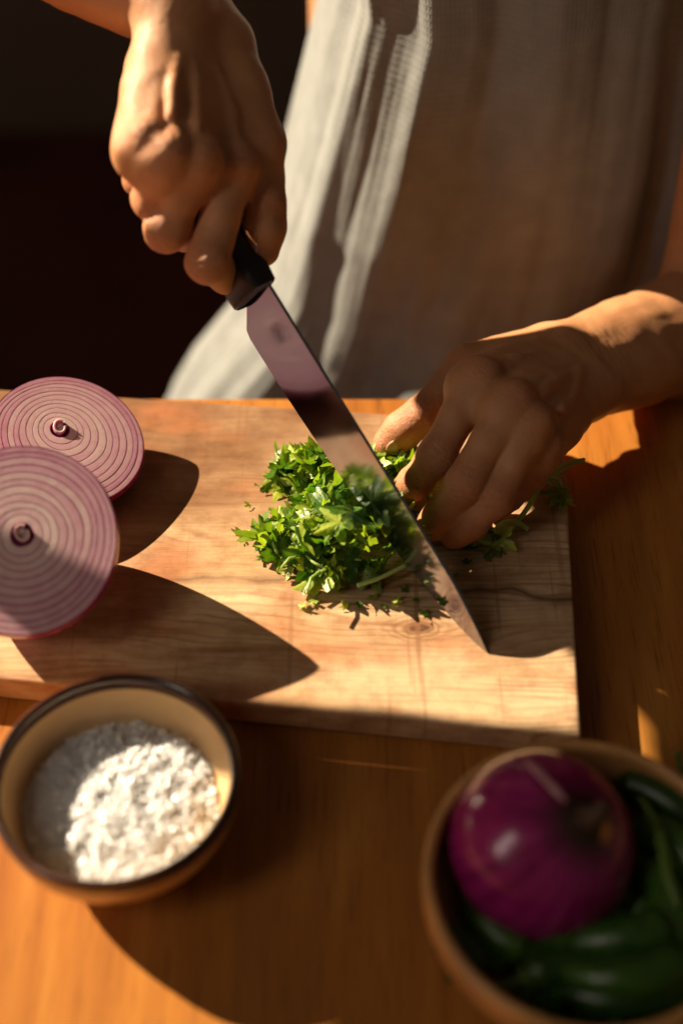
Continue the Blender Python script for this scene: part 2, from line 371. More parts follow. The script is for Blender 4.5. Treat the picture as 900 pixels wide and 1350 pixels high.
# ---------------------------------------------------------------- knife
S = Z(353, 372, .14); T = Z(653, 856, .026)
e1 = (S - T) / np.linalg.norm(S - T); ed = np.array([0, 0, -1.]) - e1 * (-e1[2]); ed /= np.linalg.norm(ed); es = np.cross(e1, ed)
ph = R(9); W = ed * math.cos(ph) + es * math.sin(ph); NN = np.cross(e1, W); LB = np.linalg.norm(S - T)
kn = empty('chef_knife', tuple(T + W * .007)); tag(kn, "long steel chef's knife with a black handle, tip resting on the board", 'knife')
def KP(a, w, h=0): return T + e1 * a + W * w + NN * h          # along from tip, width from spine, thickness
def blade():
    n = 70; vs = []; fs = []; rows = 7
    for i in range(n + 1):
        a = (i / n) ** 1.5 * LB
        s = i / n
        top = .007 * max(0, 1 - a / .045) ** 1.8
        # cutting edge: belly rising to the tip
        q = min(1, a / .192)
        bot = .007 + (.038 - .007) * (1 - (1 - q) ** 2.0) ** .75 if a < .1985 else .038 - (a - .1985) / (LB - .1985) * .013
        bot = max(bot, top + .0001)
        for j in range(rows):
            w = top + (bot - top) * j / (rows - 1); th = .00095 * (1 - .9 * ((j / (rows - 1)) ** 1.2)) * min(1, .25 + a / .03)
            vs.append(KP(a, w, th)); 
        for j in range(rows):
            w = top + (bot - top) * j / (rows - 1); th = .00095 * (1 - .9 * ((j / (rows - 1)) ** 1.2)) * min(1, .25 + a / .03)
            vs.append(KP(a, w, -th))
    k = 2 * rows
    for i in range(n):
        for j in range(rows - 1):
            a = i * k + j; fs.append((a, a + k, a + k + 1, a + 1)); b = i * k + rows + j; fs.append((b, b + 1, b + k + 1, b + k))
        fs.append((i * k, i * k + rows, (i + 1) * k + rows, (i + 1) * k)); fs.append((i * k + rows - 1, (i + 1) * k + rows - 1, (i + 1) * k + 2 * rows - 1, i * k + 2 * rows - 1))
    fs.append(tuple(range(rows)) + tuple(range(2 * rows - 1, rows - 1, -1)))
    e = n * k; fs.append(tuple(e + j for j in range(rows - 1, -1, -1)) + tuple(e + rows + j for j in range(rows)))
    return vs, fs
v, f = blade(); bl = mesh('blade', v, f, M['steel'], kn); bl.data.set_sharp_from_angle(angle=R(30))
def handle():
    prof = []; n = 20; vs = []
    st = [(.000, .0005, .0285, .007), (.0010, 0, .0290, .0085), (.008, -.0005, .0290, .0092), (.02, 0, .0265, .0095), (.05, 0, .0245, .0095), (.085, 0, .0255, .0095), (.108, .001, .029, .0092), (.116, .004, .027, .007), (.1165, .006, .025, .004)]
    for a, w0, w1, th in st:
        c = (w0 + w1) / 2; hw = (w1 - w0) / 2
        for k in range(n):
            t = 2 * math.pi * k / n; sx = abs(math.cos(t)) ** .55 * (1 if math.cos(t) > 0 else -1); sy = abs(math.sin(t)) ** .55 * (1 if math.sin(t) > 0 else -1)
            vs.append(KP(LB + a, c + hw * sx, th * sy))
    fs = gridfaces(n, len(st)); fs.append(tuple(range(n))); fs.append(tuple((len(st) - 1) * n + k for k in range(n - 1, -1, -1)))
    return vs, fs
v, f = handle(); hd = mesh('handle', v, f, M['handle'], kn)
for a in (.013, .052, .092):
    vs = []; n = 16
    for r_, h_ in ((.0032, .0085), (.0032, .0099), (.0024, .0102), (.0001, .01025)):
        for k in range(n):
            t = 2 * math.pi * k / n; vs.append(KP(LB + a + r_ * math.cos(t), .0135 + r_ * math.sin(t), h_))
    mesh('rivet', vs, gridfaces(n, 4), M['steel'], hd)

# ---------------------------------------------------------------- onions
def onion_mat(tilt_x, tilt_y, spin):
    return (Matrix.Rotation(tilt_y, 3, 'Y') @ Matrix.Rotation(tilt_x, 3, 'X') @ Matrix.Rotation(spin, 3, 'Z'))
def half_onion(name, label, c, tx, ty, Rr, depth, seed, core_off=(0, 0), spin=0):
    rg = np.random.RandomState(seed); rot = onion_mat(tx, ty, spin)
    root = empty(name, tuple(c)); tag(root, label, 'onion', 'halved red onions on the board')
    N = 120; ph_ = rg.rand(14, 3) * 6.28
    K = 11; ws = np.array([1.2, 1.0, 1.1, 1.15, 1.05, 1.15, 1.1, 1.0, 1.0, .9, .8]) * (1 + .12 * (rg.rand(K) - .5)); r0 = .125
    bounds = r0 + (1 - .022 - r0) * np.concatenate([[0], np.cumsum(ws) / ws.sum()])
    def wob(t, s):     # one smooth family of wavy circles
        i = s * K; a = (math.floor(i)); f_ = i - a; a = int(min(a, 12)); 
        w = lambda q: (.015 * math.sin(2 * t + ph_[q][0]) + .010 * math.sin(3 * t + ph_[q][1])) + .004 * math.sin(5 * t + ph_[q][2])
        return 1 + (w(a) * (1 - f_) + w(min(a + 1, 13)) * f_) * (1.6 - s)
    def centre(s): return (core_off[0] * (1 - s) * Rr, core_off[1] * (1 - s) * Rr)
    def ringpt(s, t, z):
        r = s * Rr * wob(t, s) if s < .97 else s * Rr * (1 + .010 * math.sin(2 * t + ph_[11][0]) + .006 * math.sin(3 * t + ph_[11][1])); cx, cy = centre(min(s, 1)); return (cx + r * math.cos(t), cy + r * math.sin(t), z)
    for k in range(K):
        a, b = bounds[k], bounds[k + 1]; w = b - a; lift = .00002 * rg.randn()
        prof = [(a + .012 * w, -.0003, .9), (a + .018 * w, -.00001, .60), (a + .06 * w, .0000, .10), (a + .35 * w, .00001, .05), (a + .62 * w, .00001, .06), (a + .88 * w, .0000, .12), (a + .95 * w, -.00001, .66), (a + .985 * w, -.0003, .9)]
        outer = (k / K) ** 1.4 * .26 + (.05 if k % 2 else 0)
        vs = []; tint = []
        for (s, z, tn) in prof:
            for i in range(N):
                t = 2 * math.pi * i / N; zz = z + lift + .00002 * math.sin(t * 2 + ph_[k][1]) + .00001 * math.sin(7 * t + ph_[k][2]); vs.append(ringpt(s, t, zz))
                tint.append(min(1, tn * (.6 + .4 * k / K) + outer + .06 * math.sin(t + ph_[k][0])))
        ri_ = mesh('ring', xform(vs, c, rot), gridfaces(N, len(prof)), M['flesh'], root, attr=('tint', tint)); ri_.data.set_sharp_from_angle(angle=R(38))
    # flesh floor beneath the grooves
    vs = []; ft = []
    for s in (0.001, .105, .12, .3, .5, .7, .985):
        for i in range(N): t = 2 * math.pi * i / N; vs.append(ringpt(s, t, -.0030 if s < .11 else -.0002)); ft.append(.8)
    mesh('heart', xform(vs, c, rot), gridfaces(N, 7), M['flesh'], root, attr=('tint', ft))
    # outer skin: dome beneath the face
    vs = []; tt = []; uv = []; D = 26
    for j in range(D + 1):
        q = j / D * math.pi / 2
        for i in range(N):
            t = 2 * math.pi * i / N; cc = math.cos(q) ** .8
            if j == 0: s, z = .985, .0000
            else: s, z = cc * 1.0, -depth * math.sin(q) ** 1.0
            p = ringpt(max(s, .0005) if s > .97 else .971, t, 0); k_ = 1 if s > .97 else s / .971
            vs.append((p[0] * k_, p[1] * k_, z)); tt.append(.25 * max(0, (j / D - .85) / .15)); uv.append((i / N, j / D))
    mesh('skin', xform(vs, c, rot), gridfaces(N, D + 1), M['oskin'], root, attr=('tint', tt), uv=uv)
    # curled shoots standing in the middle
    cx, cy = centre(0)
    for (rr, h, g0, g1, th) in ((.0038, .0016, .9, 6.6, .0013), (.0026, .0003, 0, 6.2831, .0025)):
        n = 40; vs = []; tn = []
        for i in range(n):
            t = g0 + (g1 - g0) * i / (n - 1); ro = rr * (1 + .12 * math.sin(t * 1.3)) - .0006 * i / n
            for (r_, z, tv) in ((ro, -.003, .9), (ro, h - .0003, .35), (ro - .2 * th, h, .0), (ro - .8 * th, h, .0), (ro - th, h - .0004, .3), (ro - th, -.003, .8)):
                vs.append((cx + r_ * math.cos(t), cy + r_ * 1.15 * math.sin(t), z + .0006 * math.sin(t))); tn.append(tv)
        fs = []
        for i in range(n - 1):
            for j in range(5): a = i * 6 + j; fs.append((a, a + 1, a + 7, a + 6))
        fs.append(tuple(range(6))); fs.append(tuple((n - 1) * 6 + j for j in range(5, -1, -1)))
        mesh('shoot', xform(vs, c, rot), fs, M['flesh'], root, attr=('tint', tn))
    return root
c2 = Z(88, 580, .048); half_onion('red_onion', 'halved red onion lying flat, cut face up, behind the tilted half', c2, R(9), R(17), .0418, .027, 3, (-.12, .16))
c1 = Z(29, 711, .074); half_onion('red_onion', 'halved red onion tilted towards the viewer, leaning on the half behind it', c1, R(31), R(5), .0455, .062, 5, (.02, .05), .4)

# ---------------------------------------------------------------- bowls
def bowl(name, label, cat, c, Rr, H, th, mat_in, rim_mat=None, foot=.45, flare=2.2, rim_h=.005):
    root = empty(name, (c[0], c[1], 0)); tag(root, label, cat)
    n = 14; out = []
    rad = lambda q: Rr * (foot + (1 - foot) * (1 - (1 - q) ** flare) ** .8)
    outp = [(.001, .0008), (Rr * foot * .92, .0008), (Rr * foot * .98, .002)] + [(rad(q), .003 + (H - .003 - rim_h) * q) for q in np.linspace(.0, 1, n)]
    inp = [(rad(q) - th, th + .003 + (H - .003 - rim_h - th) * q) for q in np.linspace(1, .02, n)] + [(Rr * foot * .8 - th, th + .002), (.0008, th + .002)]
    v, f = lathe(outp + inp, 112) if rim_mat else lathe(outp + [(Rr * 1.0, H - rim_h * .4), (Rr - th * .25, H), (Rr - th * .75, H), (Rr - th, H - rim_h * .4)] + inp, 112)
    mesh('body', xform(v, (c[0], c[1], 0)), f, mat_in, root)
    if rim_mat:
        e = .0003; rz = H - rim_h
        pr = [(Rr - th + .0004, rz - .003), (Rr - th - e, rz - .0028), (Rr - th - e, rz + rim_h * .6), (Rr - th * .75, H - .0004), (Rr - th * .5, H), (Rr - th * .2, H - .0004), (Rr + e, rz + rim_h * .6), (Rr + e, rz - .001), (Rr - .0004, rz - .0012)]
        v, f = lathe(pr, 112); mesh('rim', xform(v, (c[0], c[1], 0)), f, rim_mat, root)
    return root
BL = Z(151, 1019, .046); bowl('salt_bowl', 'small cream glazed bowl with a dark brown rim, full of coarse salt', 'bowl', BL, .0535, .046, .0035, M['cream'], M['rim'], .52)
BR = Z(774, 1154, .058); bowl('wooden_bowl', 'round wooden bowl holding a whole red onion and green chillies', 'bowl', BR, .0655, .058, .005, M['bamboo'], None, .5)

# salt: coarse crystals heaped in the bowl
def salt():
    vs = []; fs = []
    cube = np.array([(x, y, z) for x in (-1, 1) for y in (-1, 1) for z in (-1, 1)], float)
    cf = [(0, 1, 3, 2), (4, 6, 7, 5), (0, 4, 5, 1), (2, 3, 7, 6), (0, 2, 6, 4), (1, 5, 7, 3)]
    rg = np.random.RandomState(11)
    for i in range(13000):
        r = .0432 * math.sqrt(rg.rand()); t = rg.rand() * 6.283
        top = .0210 + .0065 * (1 - (r / .043) ** 2) + .002 * mnoise.noise((r * math.cos(t) * 120, r * math.sin(t) * 120, 0))
        z = top - .0035 * rg.rand() ** 2
        if r > .041: z -= .0008
        s = .0003 + .0010 * rg.rand() ** 2.0
        q = Matrix.Rotation(rg.rand() * 6.28, 3, (rg.randn(), rg.randn(), rg.randn() + .01)); p = cube * s * (.75 + .5 * rg.rand(3)) * (1 + .5 * (rg.rand(8, 3) - .5))
        p = p @ np.array(q).T + (BL[0] + r * math.cos(t), BL[1] + r * math.sin(t), z)
        k = len(vs); vs.extend(p); fs.extend(tuple(k + a for a in ff) for ff in cf)
    # the body of the heap
    k = len(vs); n = 64; rr = np.linspace(0.0005, .0436, 14)
    for r in rr:
        for i in range(n):
            t = 6.2832 * i / n; vs.append((BL[0] + r * math.cos(t), BL[1] + r * math.sin(t), .0190 + .0065 * (1 - (r / .043) ** 2)))
    fs.extend(tuple(a + k for a in q_) for q_ in gridfaces(n, len(rr)))
    o = mesh('salt', vs, fs, M['salt'], smooth=False); tag(o, 'coarse white salt heaped in the small cream bowl', 'salt', kind='stuff')
salt()

# whole red onion in the wooden bowl
def whole_onion():
    dd = .585; c = J(713, 1113, dd); r = .0386
    ax = -ray(713, 1113); ax /= np.linalg.norm(ax); ax = ax + .55 * np.array([1, 0, 0]) * 1.0 + .28 * UP; ax = Vector(ax).normalized()
    rot = ax.to_track_quat('Z', 'Y').to_matrix()
    root = empty('red_onion', tuple(c)); tag(root, 'whole glossy purple onion with its dark neck up, in the wooden bowl', 'onion')
    N = 96; D = 60; vs = []; tt = []; uv = []
    for j in range(D + 1):
        q = j / D * math.pi
        for i in range(N):
            t = 2 * math.pi * i / N; rad = math.sin(q) * r * (1 + .006 * math.sin(3 * t + 1) + .003 * math.sin(11 * t)); z = math.cos(q) * r * .93
            if q < .5: z += .0075 * ((.5 - q) / .5) ** 2.0; rad *= .62 + .38 * (q / .5)
            vs.append((rad, 0, z) if False else (rad * math.cos(t), rad * math.sin(t), z)); tt.append(min(1, max(0, 1 - (q - .28) / .30))); uv.append((i / N, j / D))
    mesh('skin', xform(vs, c, rot), gridfaces(N, D + 1), M['oskin'], root, attr=('tint', tt), uv=uv)
    # dry neck
    pts = [(0, 0, r * .93 + .004), (.001, 0, r * .93 + .009), (.002, .001, r * .93 + .013), (.004, .001, r * .93 + .016)]
    v, f = tube(pts, [.0062, .0042, .0030, .0018], 12); mesh('neck', xform(v, c, rot), f, simple('dry_neck', (.07, .035, .018), .7, .4, 200, .4), root)
    # thin raised pale strip standing in for the sun's streak on the skin
    def onS(u, v_, lift):
        d = unit(ray(u, v_)); oc = CAM - c; b_ = oc @ d; h_ = b_ * b_ - (oc @ oc - (r + lift) ** 2)
        return CAM + d * (-b_ - math.sqrt(max(h_, 0)))
    st = [(692, 1004), (705, 1014), (718, 1028), (732, 1042), (745, 1057)]; vs = []
    for i, (u, v_) in enumerate(st):
        w_ = (3, 5, 4.5, 5, 3)[i]
        for k in (-1, 0, 1): vs.append(onS(u + k * w_ * .7, v_ - k * w_ * .7, .0008 + .0012 * (k == 1)))
    o = mesh('sun_streak', vs, gridfaces(3, 5, False), simple('pale_streak', (.52, .24, .26), .4), root); so = o.modifiers.new('thick', 'SOLIDIFY'); so.thickness = .0003
    return c
whole_onion()

# green chillies
def chilli(pts, r, label, straight=False, stalk=None):
    ps = spline(pts, 10); n = len(ps)
    rad = [r * (min(1, (i / n) * 5 + .35) if i < n * .2 else 1) * (max(.12, 1 - max(0, (i / n - .45) / .55) ** 1.7 * .9)) for i in range(n)]
    root = empty('green_chilli', tuple(ps[0])); tag(root, label, 'chilli', 'green chillies in the wooden bowl')
    v, f = tube(ps, rad, 18); mesh('pod', v, f, M['chilli'], root)
    d = ps[0] - ps[2]; d /= np.linalg.norm(d)
    st = stalk or [ps[0] - d * .001, ps[0] + d * .006, ps[0] + d * .015 + (0, 0, .004), ps[0] + d * .024 + (0, 0, .010)]
    q = spline(st, 6); v, f = tube(q, [r * .62, r * .5] + [r * .2] * (len(q) - 3) + [r * .28], 10); mesh('stalk', v, f, M['pod'], root)
chilli([Z(815, 1030, .040), Z(860, 1045, .043), Z(905, 1075, .044), Z(935, 1120, .04)], .0085, 'dark green chilli lying against the far side of the wooden bowl')
chilli([Z(838, 1090, .040), Z(885, 1110, .045), Z(925, 1150, .046), Z(945, 1200, .045)], .0085, 'dark green chilli just right of the whole purple onion')
chilli([Z(905, 1265, .046), Z(860, 1285, .047), Z(800, 1290, .046), Z(735, 1280, .041)], .0090, 'brighter green chilli along the near rim of the wooden bowl')
chilli([Z(880, 1215, .045), Z(840, 1235, .043), Z(780, 1240, .038), Z(730, 1235, .033)], .0090, 'dark green chilli directly below the whole purple onion')
chilli([Z(700, 1255, .030), Z(660, 1235, .030), Z(625, 1190, .030), Z(612, 1140, .030)], .008, 'dark green chilli on the left, under the edge of the whole onion')
chilli([Z(850, 1140, .036), Z(880, 1180, .040), Z(890, 1230, .040), Z(880, 1270, .036)], .009, 'dark green chilli between the others at the right')
chilli([Z(915, 1062, .032), Z(928, 1085, .034), Z(945, 1100, .038), Z(955, 1150, .036)], .008, 'dark green chilli at the far right, partly outside the picture')
# dark leaves filling the bowl beneath and between the chillies
chilli([Z(905, 1300, .040), Z(860, 1312, .040), Z(800, 1318, .040), Z(740, 1305, .038)], .0085, 'green chilli closest to the viewer, under the rim of the wooden bowl')
chilli([Z(690, 1290, .036), Z(730, 1275, .034), Z(780, 1268, .032), Z(830, 1260, .032)], .0080, 'small dark chilli below the brighter green one in the wooden bowl')
FILL = True
# long pale stalk laid over them
v, f = tube(spline([Z(843, 1052, .052), Z(858, 1075, .055), Z(872, 1110, .057), Z(878, 1150, .057), Z(893, 1195, .054)], 8), [.0012 + .0012 * abs(math.sin(i * .09)) for i in range(33)], 10)
tag(mesh('leaf_stalk', v, f, M['pod']), 'pale green stalk lying across the dark chillies in the wooden bowl', 'stalk')

# ---------------------------------------------------------------- signed distance modelling for the person
class SDF:
    def __init__(s, lo, hi, h):
        s.lo = np.array(lo, float); s.h = h; s.n = np.ceil((np.array(hi) - s.lo) / h).astype(int) + 1
        s.f = np.full(s.n, .05, np.float32)
        s.ax = [(s.lo[i] + h * np.arange(s.n[i])).astype(np.float32) for i in range(3)]
    def sl(s, pts, pad):
        pts = np.array(pts); a = np.floor((pts.min(0) - pad - s.lo) / s.h).astype(int); b = np.ceil((pts.max(0) + pad - s.lo) / s.h).astype(int) + 1
        a = np.clip(a, 0, s.n); b = np.clip(b, 0, s.n); return tuple(slice(a[i], b[i]) for i in range(3))
    def xyz(s, sl): return s.ax[0][sl[0]][:, None, None], s.ax[1][sl[1]][None, :, None], s.ax[2][sl[2]][None, None, :]
    def cone(s, a, b, ra, rb, sl):
        x, y, z = s.xyz(sl); a = np.asarray(a, np.float32); ba = np.asarray(b, np.float32) - a; L2 = float(ba @ ba) + 1e-12
        px, py, pz = x - a[0], y - a[1], z - a[2]
        h = np.clip((px * ba[0] + py * ba[1] + pz * ba[2]) / L2, 0, 1)
        return np.sqrt((px - h * ba[0]) ** 2 + (py - h * ba[1]) ** 2 + (pz - h * ba[2]) ** 2) - (ra + (rb - ra) * h)
    @staticmethod
    def smin(a, b, k):
        if k <= 0: return np.minimum(a, b)
        h = np.maximum(k - np.abs(a - b), 0) / k; return np.minimum(a, b) - h * h * k * .25
    def add(s, a, b, ra, rb, k=.006, fld=None):
        fld = s.f if fld is None else fld; sl = s.sl([a, b], max(ra, rb) + k + 2 * s.h)
        fld[sl] = s.smin(fld[sl], s.cone(a, b, ra, rb, sl), k)
    def sub(s, a, b, r, k=.002, fld=None):
        fld = s.f if fld is None else fld; sl = s.sl([a, b], r + k + 2 * s.h)
        fld[sl] = -s.smin(-fld[sl], s.cone(a, b, r, r, sl), k)
    def mesh(s, smooth=1):
        F = s.f; ins = F < 0
        c = np.zeros(np.array(F.shape) - 1, np.int8)
        for i in (0, 1):
            for j in (0, 1):
                for k in (0, 1): c += ins[i:F.shape[0] - 1 + i, j:F.shape[1] - 1 + j, k:F.shape[2] - 1 + k]
        act = (c > 0) & (c < 8); idx = -np.ones(act.shape, np.int64); cells = np.argwhere(act); idx[act] = np.arange(len(cells))
        acc = np.zeros((len(cells), 3)); cnt = np.zeros(len(cells))
        corners = [(i, j, k) for i in (0, 1) for j in (0, 1) for k in (0, 1)]
        val = {q: F[cells[:, 0] + q[0], cells[:, 1] + q[1], cells[:, 2] + q[2]] for q in corners}
        for q in corners:
            for d in range(3):
                if q[d] == 0:
                    q2 = list(q); q2[d] = 1; q2 = tuple(q2); a, b = val[q], val[q2]; m_ = (a < 0) != (b < 0)
                    t = np.where(m_, a / np.where(m_, a - b, 1), 0); p = np.array(q, float) + np.outer(t, np.array(q2) - np.array(q)); acc[m_] += p[m_]; cnt[m_] += 1
        V = s.lo + s.h * (cells + acc / cnt[:, None]); faces = []
        for d in range(3):
            e1_, e2_ = (d + 1) % 3, (d + 2) % 3
            sh = [slice(None)] * 3; sh[d] = slice(0, F.shape[d] - 1); A = ins[tuple(sh)]; sh[d] = slice(1, F.shape[d]); B = ins[tuple(sh)]
            ch = np.argwhere(A != B); ok = (ch[:, e1_] > 0) & (ch[:, e2_] > 0) & (ch[:, e1_] < F.shape[e1_] - 1) & (ch[:, e2_] < F.shape[e2_] - 1); ch = ch[ok]
            flip = A[ch[:, 0], ch[:, 1], ch[:, 2]]
            o = [ch.copy() for _ in range(4)]; o[1][:, e1_] -= 1; o[2][:, e1_] -= 1; o[2][:, e2_] -= 1; o[3][:, e2_] -= 1
            q = np.stack([idx[t[:, 0], t[:, 1], t[:, 2]] for t in o], 1); q[~flip] = q[~flip][:, ::-1]; faces.append(q)
        return V, np.concatenate(faces)

def make_hand(wr, fin, thumb, elbow, back, rs, h=.0010, fore_r=(.0235, .036), tk=1.0, cut=None):
    """wr wrist, fin four lists of four joints (index..little), thumb four joints, back = unit vector out of the back of the hand"""
    allp = [wr] + [p for f_ in fin for p in f_] + thumb
    fdir = unit(elbow - wr); fl = np.linalg.norm(elbow - wr); fend = wr + fdir * (cut or min(.12, fl * .85))
    lo = np.min(allp + [fend], 0) - .05; hi = np.max(allp + [fend], 0) + .05
    g = SDF(lo, hi, h)
    side = unit(np.cross(back, fdir))
    # forearm: flattened: two parallel cones
    acr = unit(fin[0][0] - fin[3][0]); acr = unit(acr - fdir * (acr @ fdir))
    for sgn in (-1, 1):
        g.add(wr + acr * sgn * .0085, elbow + acr * sgn * .006, .0165, fore_r[1], .012)
        g.add(wr + acr * sgn * .010, wr + fdir * .05 + acr * sgn * .008, .0160, .021, .012)
    g.add(wr + acr * -.016 + fdir * .004 + back * .006, wr + acr * -.015 + fdir * .012 + back * .006, .0075, .006, .009)   # ulna head
    # palm: metacarpals
    rad_m = [.0118, .0120, .0112, .0102]
    for i, f_ in enumerate(fin):
        base = wr + acr * (.0125, .0045, -.005, -.013)[i] + fdir * -.006
        kn = f_[0]
        g.add(base, kn - back * .003, .0145, rad_m[i], .010)
        g.add(mid(base, kn, .35) - back * .010, kn - back * .010, .0125, .0100, .010)
        if i: 
            g.add(mid(base, kn, .55) - back * .004, mid(fin[i - 1][0], wr, .35) - back * .004, .0105, .0105, .008)
            g.add(kn - back * .006, fin[i - 1][0] - back * .006, .0085, .0085, .006)
    # thumb mass
    g.add(wr + acr * .012 - back * .004, thumb[0], .0155, .0150, .010)
    g.add(thumb[0], thumb[1], .0150, .0115, .010)
    g.add(mid(thumb[0], thumb[1], .45), mid(fin[0][0], wr, .35) - back * .008, .0115, .0100, .012)
    g.add(mid(thumb[0], thumb[1], .85), mid(fin[0][0], wr, .12) - back * .011, .0055, .0075, .012)
    # fingers as their own field, kept apart from each other
    FF = np.full(g.n, .05, np.float32)
    def finger(j, r0, scale=1.0):
        F1 = np.full(g.n, .05, np.float32)
        r = [r0 * 1.10, r0 * 1.07, r0 * .95, r0 * .80]
        g.add(j[0], mid(j[0], j[1], .5), r[0], r0 * .93, .004, F1); g.add(mid(j[0], j[1], .5), j[1], r0 * .93, r[1], .004, F1)
        g.add(j[1], mid(j[1], j[2], .5), r[1], r0 * .87, .003, F1); g.add(mid(j[1], j[2], .5), j[2], r0 * .87, r[2], .003, F1)
        g.add(j[2], mid(j[2], j[3], .6), r[2], r0 * .90, .003, F1); g.add(mid(j[2], j[3], .6), j[3], r0 * .90, r[3], .003, F1)
        sl = g.sl(j, .03); FF[sl] = g.smin(FF[sl], F1[sl], .0012)
    for f_, r_ in zip(fin, rs): finger(f_, r_)
    g.f = g.smin(g.f, FF, .0055)
    FF[:] = .05
    TH = np.full(g.n, .05, np.float32)
    g.add(thumb[1], thumb[2], .0112, .0098, .005, TH); g.add(thumb[2], mid(thumb[2], thumb[3], .55), .0098, .0102, .004, TH); g.add(mid(thumb[2], thumb[3], .55), thumb[3], .0102, .0080, .004, TH)
    g.f = g.smin(g.f, TH, .004)
    if tk:
        for i, f_ in enumerate(fin):
            base = wr + acr * (.0075, .003, -.003, -.008)[i] + back * .0135; k_ = f_[0] + back * .0085
            hgt = (.0012, .0016, .0016, .0012)[i]
            pa, pb = mid(base, k_, .25), mid(base, k_, .95)
            g.add(pa - back * (.0020 - .0006 * tk), pb - back * (.0018 - .0008 * tk), .0016, .0028, .004)
            g.add(f_[0] + back * (.0034 + .0009 * tk), f_[0] + back * (.0035 + .0009 * tk), rad_m[i] * .80, rad_m[i] * .80, .004)     # knuckle
    # skin folds over the joints, veins on the back, slight unevenness
    def wrinkle(c, ax, lam, amp, rad):
        sl = g.sl([c], rad * 1.8); x, y, z = g.xyz(sl); ax = unit(ax).astype(np.float32)
        q = (x - c[0]) * ax[0] + (y - c[1]) * ax[1] + (z - c[2]) * ax[2]; r2 = (x - c[0]) ** 2 + (y - c[1]) ** 2 + (z - c[2]) ** 2
        warp = .0006 * np.sin(x * 700 + y * 300) + .0005 * np.sin(y * 900 - z * 500)
        sn = np.sin((q + warp) * 2 * np.pi / lam); g.f[sl] += (amp * np.maximum(sn, -.2) ** 1 * np.exp(-r2 / rad ** 2)).astype(np.float32)
    for f_ in fin:
        d01 = unit(f_[1] - f_[0]); d12 = unit(f_[2] - f_[1]); dors = unit(unit(f_[1] - f_[0]) - unit(f_[2] - f_[1]))
        wrinkle(f_[1] + dors * .009, d01 + d12, .0027, .0007, .009)
        d2 = unit(unit(f_[2] - f_[1]) - unit(f_[3] - f_[2])); wrinkle(f_[2] + d2 * .008, d12 + unit(f_[3] - f_[2]), .0022, .0005, .0065)
        wrinkle(f_[0] + back * .012, d01, .0032, .0004, .010)
    wrinkle(thumb[2] + back * .006, thumb[3] - thumb[1], .0026, .0006, .011)
    wrinkle(thumb[1] + back * .008, thumb[2] - thumb[0], .0034, .0003, .013)
    wrinkle(wr + back * .012, fdir, .0042, .0003, .022)
    def vein(pts, r=.0017, depth=.0005):
        q = spline(pts, 5)
        for a_, b_ in zip(q[:-1], q[1:]): g.add(a_, b_, r, r, .0035)
    top = lambda i, t, o: mid(fin[i][0], wr, t) + back * (.0112 + o * .001)
    vein([top(1, .15, 0) - acr * .006, top(1, .45, .6) - acr * .003, top(2, .7, 1.2), top(2, 1.0, 1.0) - acr * .004])
    vein([top(2, .2, 0) - acr * .006, top(2, .42, .4) - acr * .007, top(2, .7, 1.2)])
    vein([top(0, .25, 0) + acr * .004, top(0, .6, 0), top(1, .85, 1.0) + acr * .004, top(1, 1.1, .8) + fdir * .02])
    x, y, z = g.xyz((slice(None),) * 3)
    g.f += (.00022 * np.sin(x * 310 + 1.3 * np.sin(y * 190)) * np.sin(y * 270 + z * 130) + .00018 * np.sin(z * 420 + x * 120)).astype(np.float32)
    V, Fc = g.mesh()
    tone = np.zeros(len(V))
    for j in [p for f_ in fin for p in f_[1:]] + thumb[1:]:
        tone = np.maximum(tone, np.clip(1 - np.linalg.norm(V - j, axis=1) / .017, 0, 1) * 1.2)
    for j in [f_[0] for f_ in fin]:
        tone = np.maximum(tone, np.clip(1 - np.linalg.norm(V - j - back * .006, axis=1) / .016, 0, 1) * .8)
    for f_ in fin: tone = np.maximum(tone, np.clip(1 - np.linalg.norm(V - f_[3], axis=1) / .02, 0, 1))
    return V, Fc, np.clip(tone, 0, 1), fend
# knife hand
RW = J(232, 12, .69)
RF = [[J(308, 224, .680), J(274, 345, .679), J(298, 362, .704), J(320, 345, .719)],
      [J(258, 214, .663), J(220, 302, .679), J(242, 304, .704), J(264, 285, .717)],
      [J(218, 208, .655), J(204, 262, .677), J(216, 270, .706), J(238, 252, .721)],
      [J(189, 188, .656), J(188, 236, .688), J(198, 242, .708), J(216, 228, .722)]]
RTH = [J(290, 60, .70), J(345, 190, .694), J(350, 270, .696), J(347, 330, .70)]
RE = J(-150, -165, .705) + np.array([.008, .015, 0])
LW = Z(757, 490, .050)
LF = [[Z(628, 500, .083), Z(575, 602, .060), Z(546, 638, .042), Z(527, 657, .030)],
      [Z(672, 532, .085), Z(612, 638, .060), Z(585, 675, .040), Z(567, 695, .029)],
      [Z(698, 562, .077), Z(652, 655, .054), Z(620, 690, .038), Z(598, 705, .029)],
      [Z(714, 590, .062), Z(697, 628, .043), Z(670, 655, .033), Z(650, 670, .027)]]
LTH = [Z(712, 472, .050), Z(618, 482, .055), Z(553, 550, .046), Z(512, 583, .034)]
LE = Z(950, 422, .008)
def backvec(wr, fin):
    a = mid(fin[0][0], fin[1][0]) - wr; b = fin[3][0] - fin[0][0]; n_ = unit(np.cross(a, b)); return n_ if n_ @ (CAM - wr) > 0 else -n_
RB = backvec(RW, RF); LBk = backvec(LW, LF)
rv, rf_, rt, rend = make_hand(RW, RF, RTH, RE, RB, (.0098, .0102, .0100, .0086), tk=2.2)
lv, lf_, lt, lend = make_hand(LW, LF, LTH, LE, LBk, (.0093, .0095, .0090, .0078))
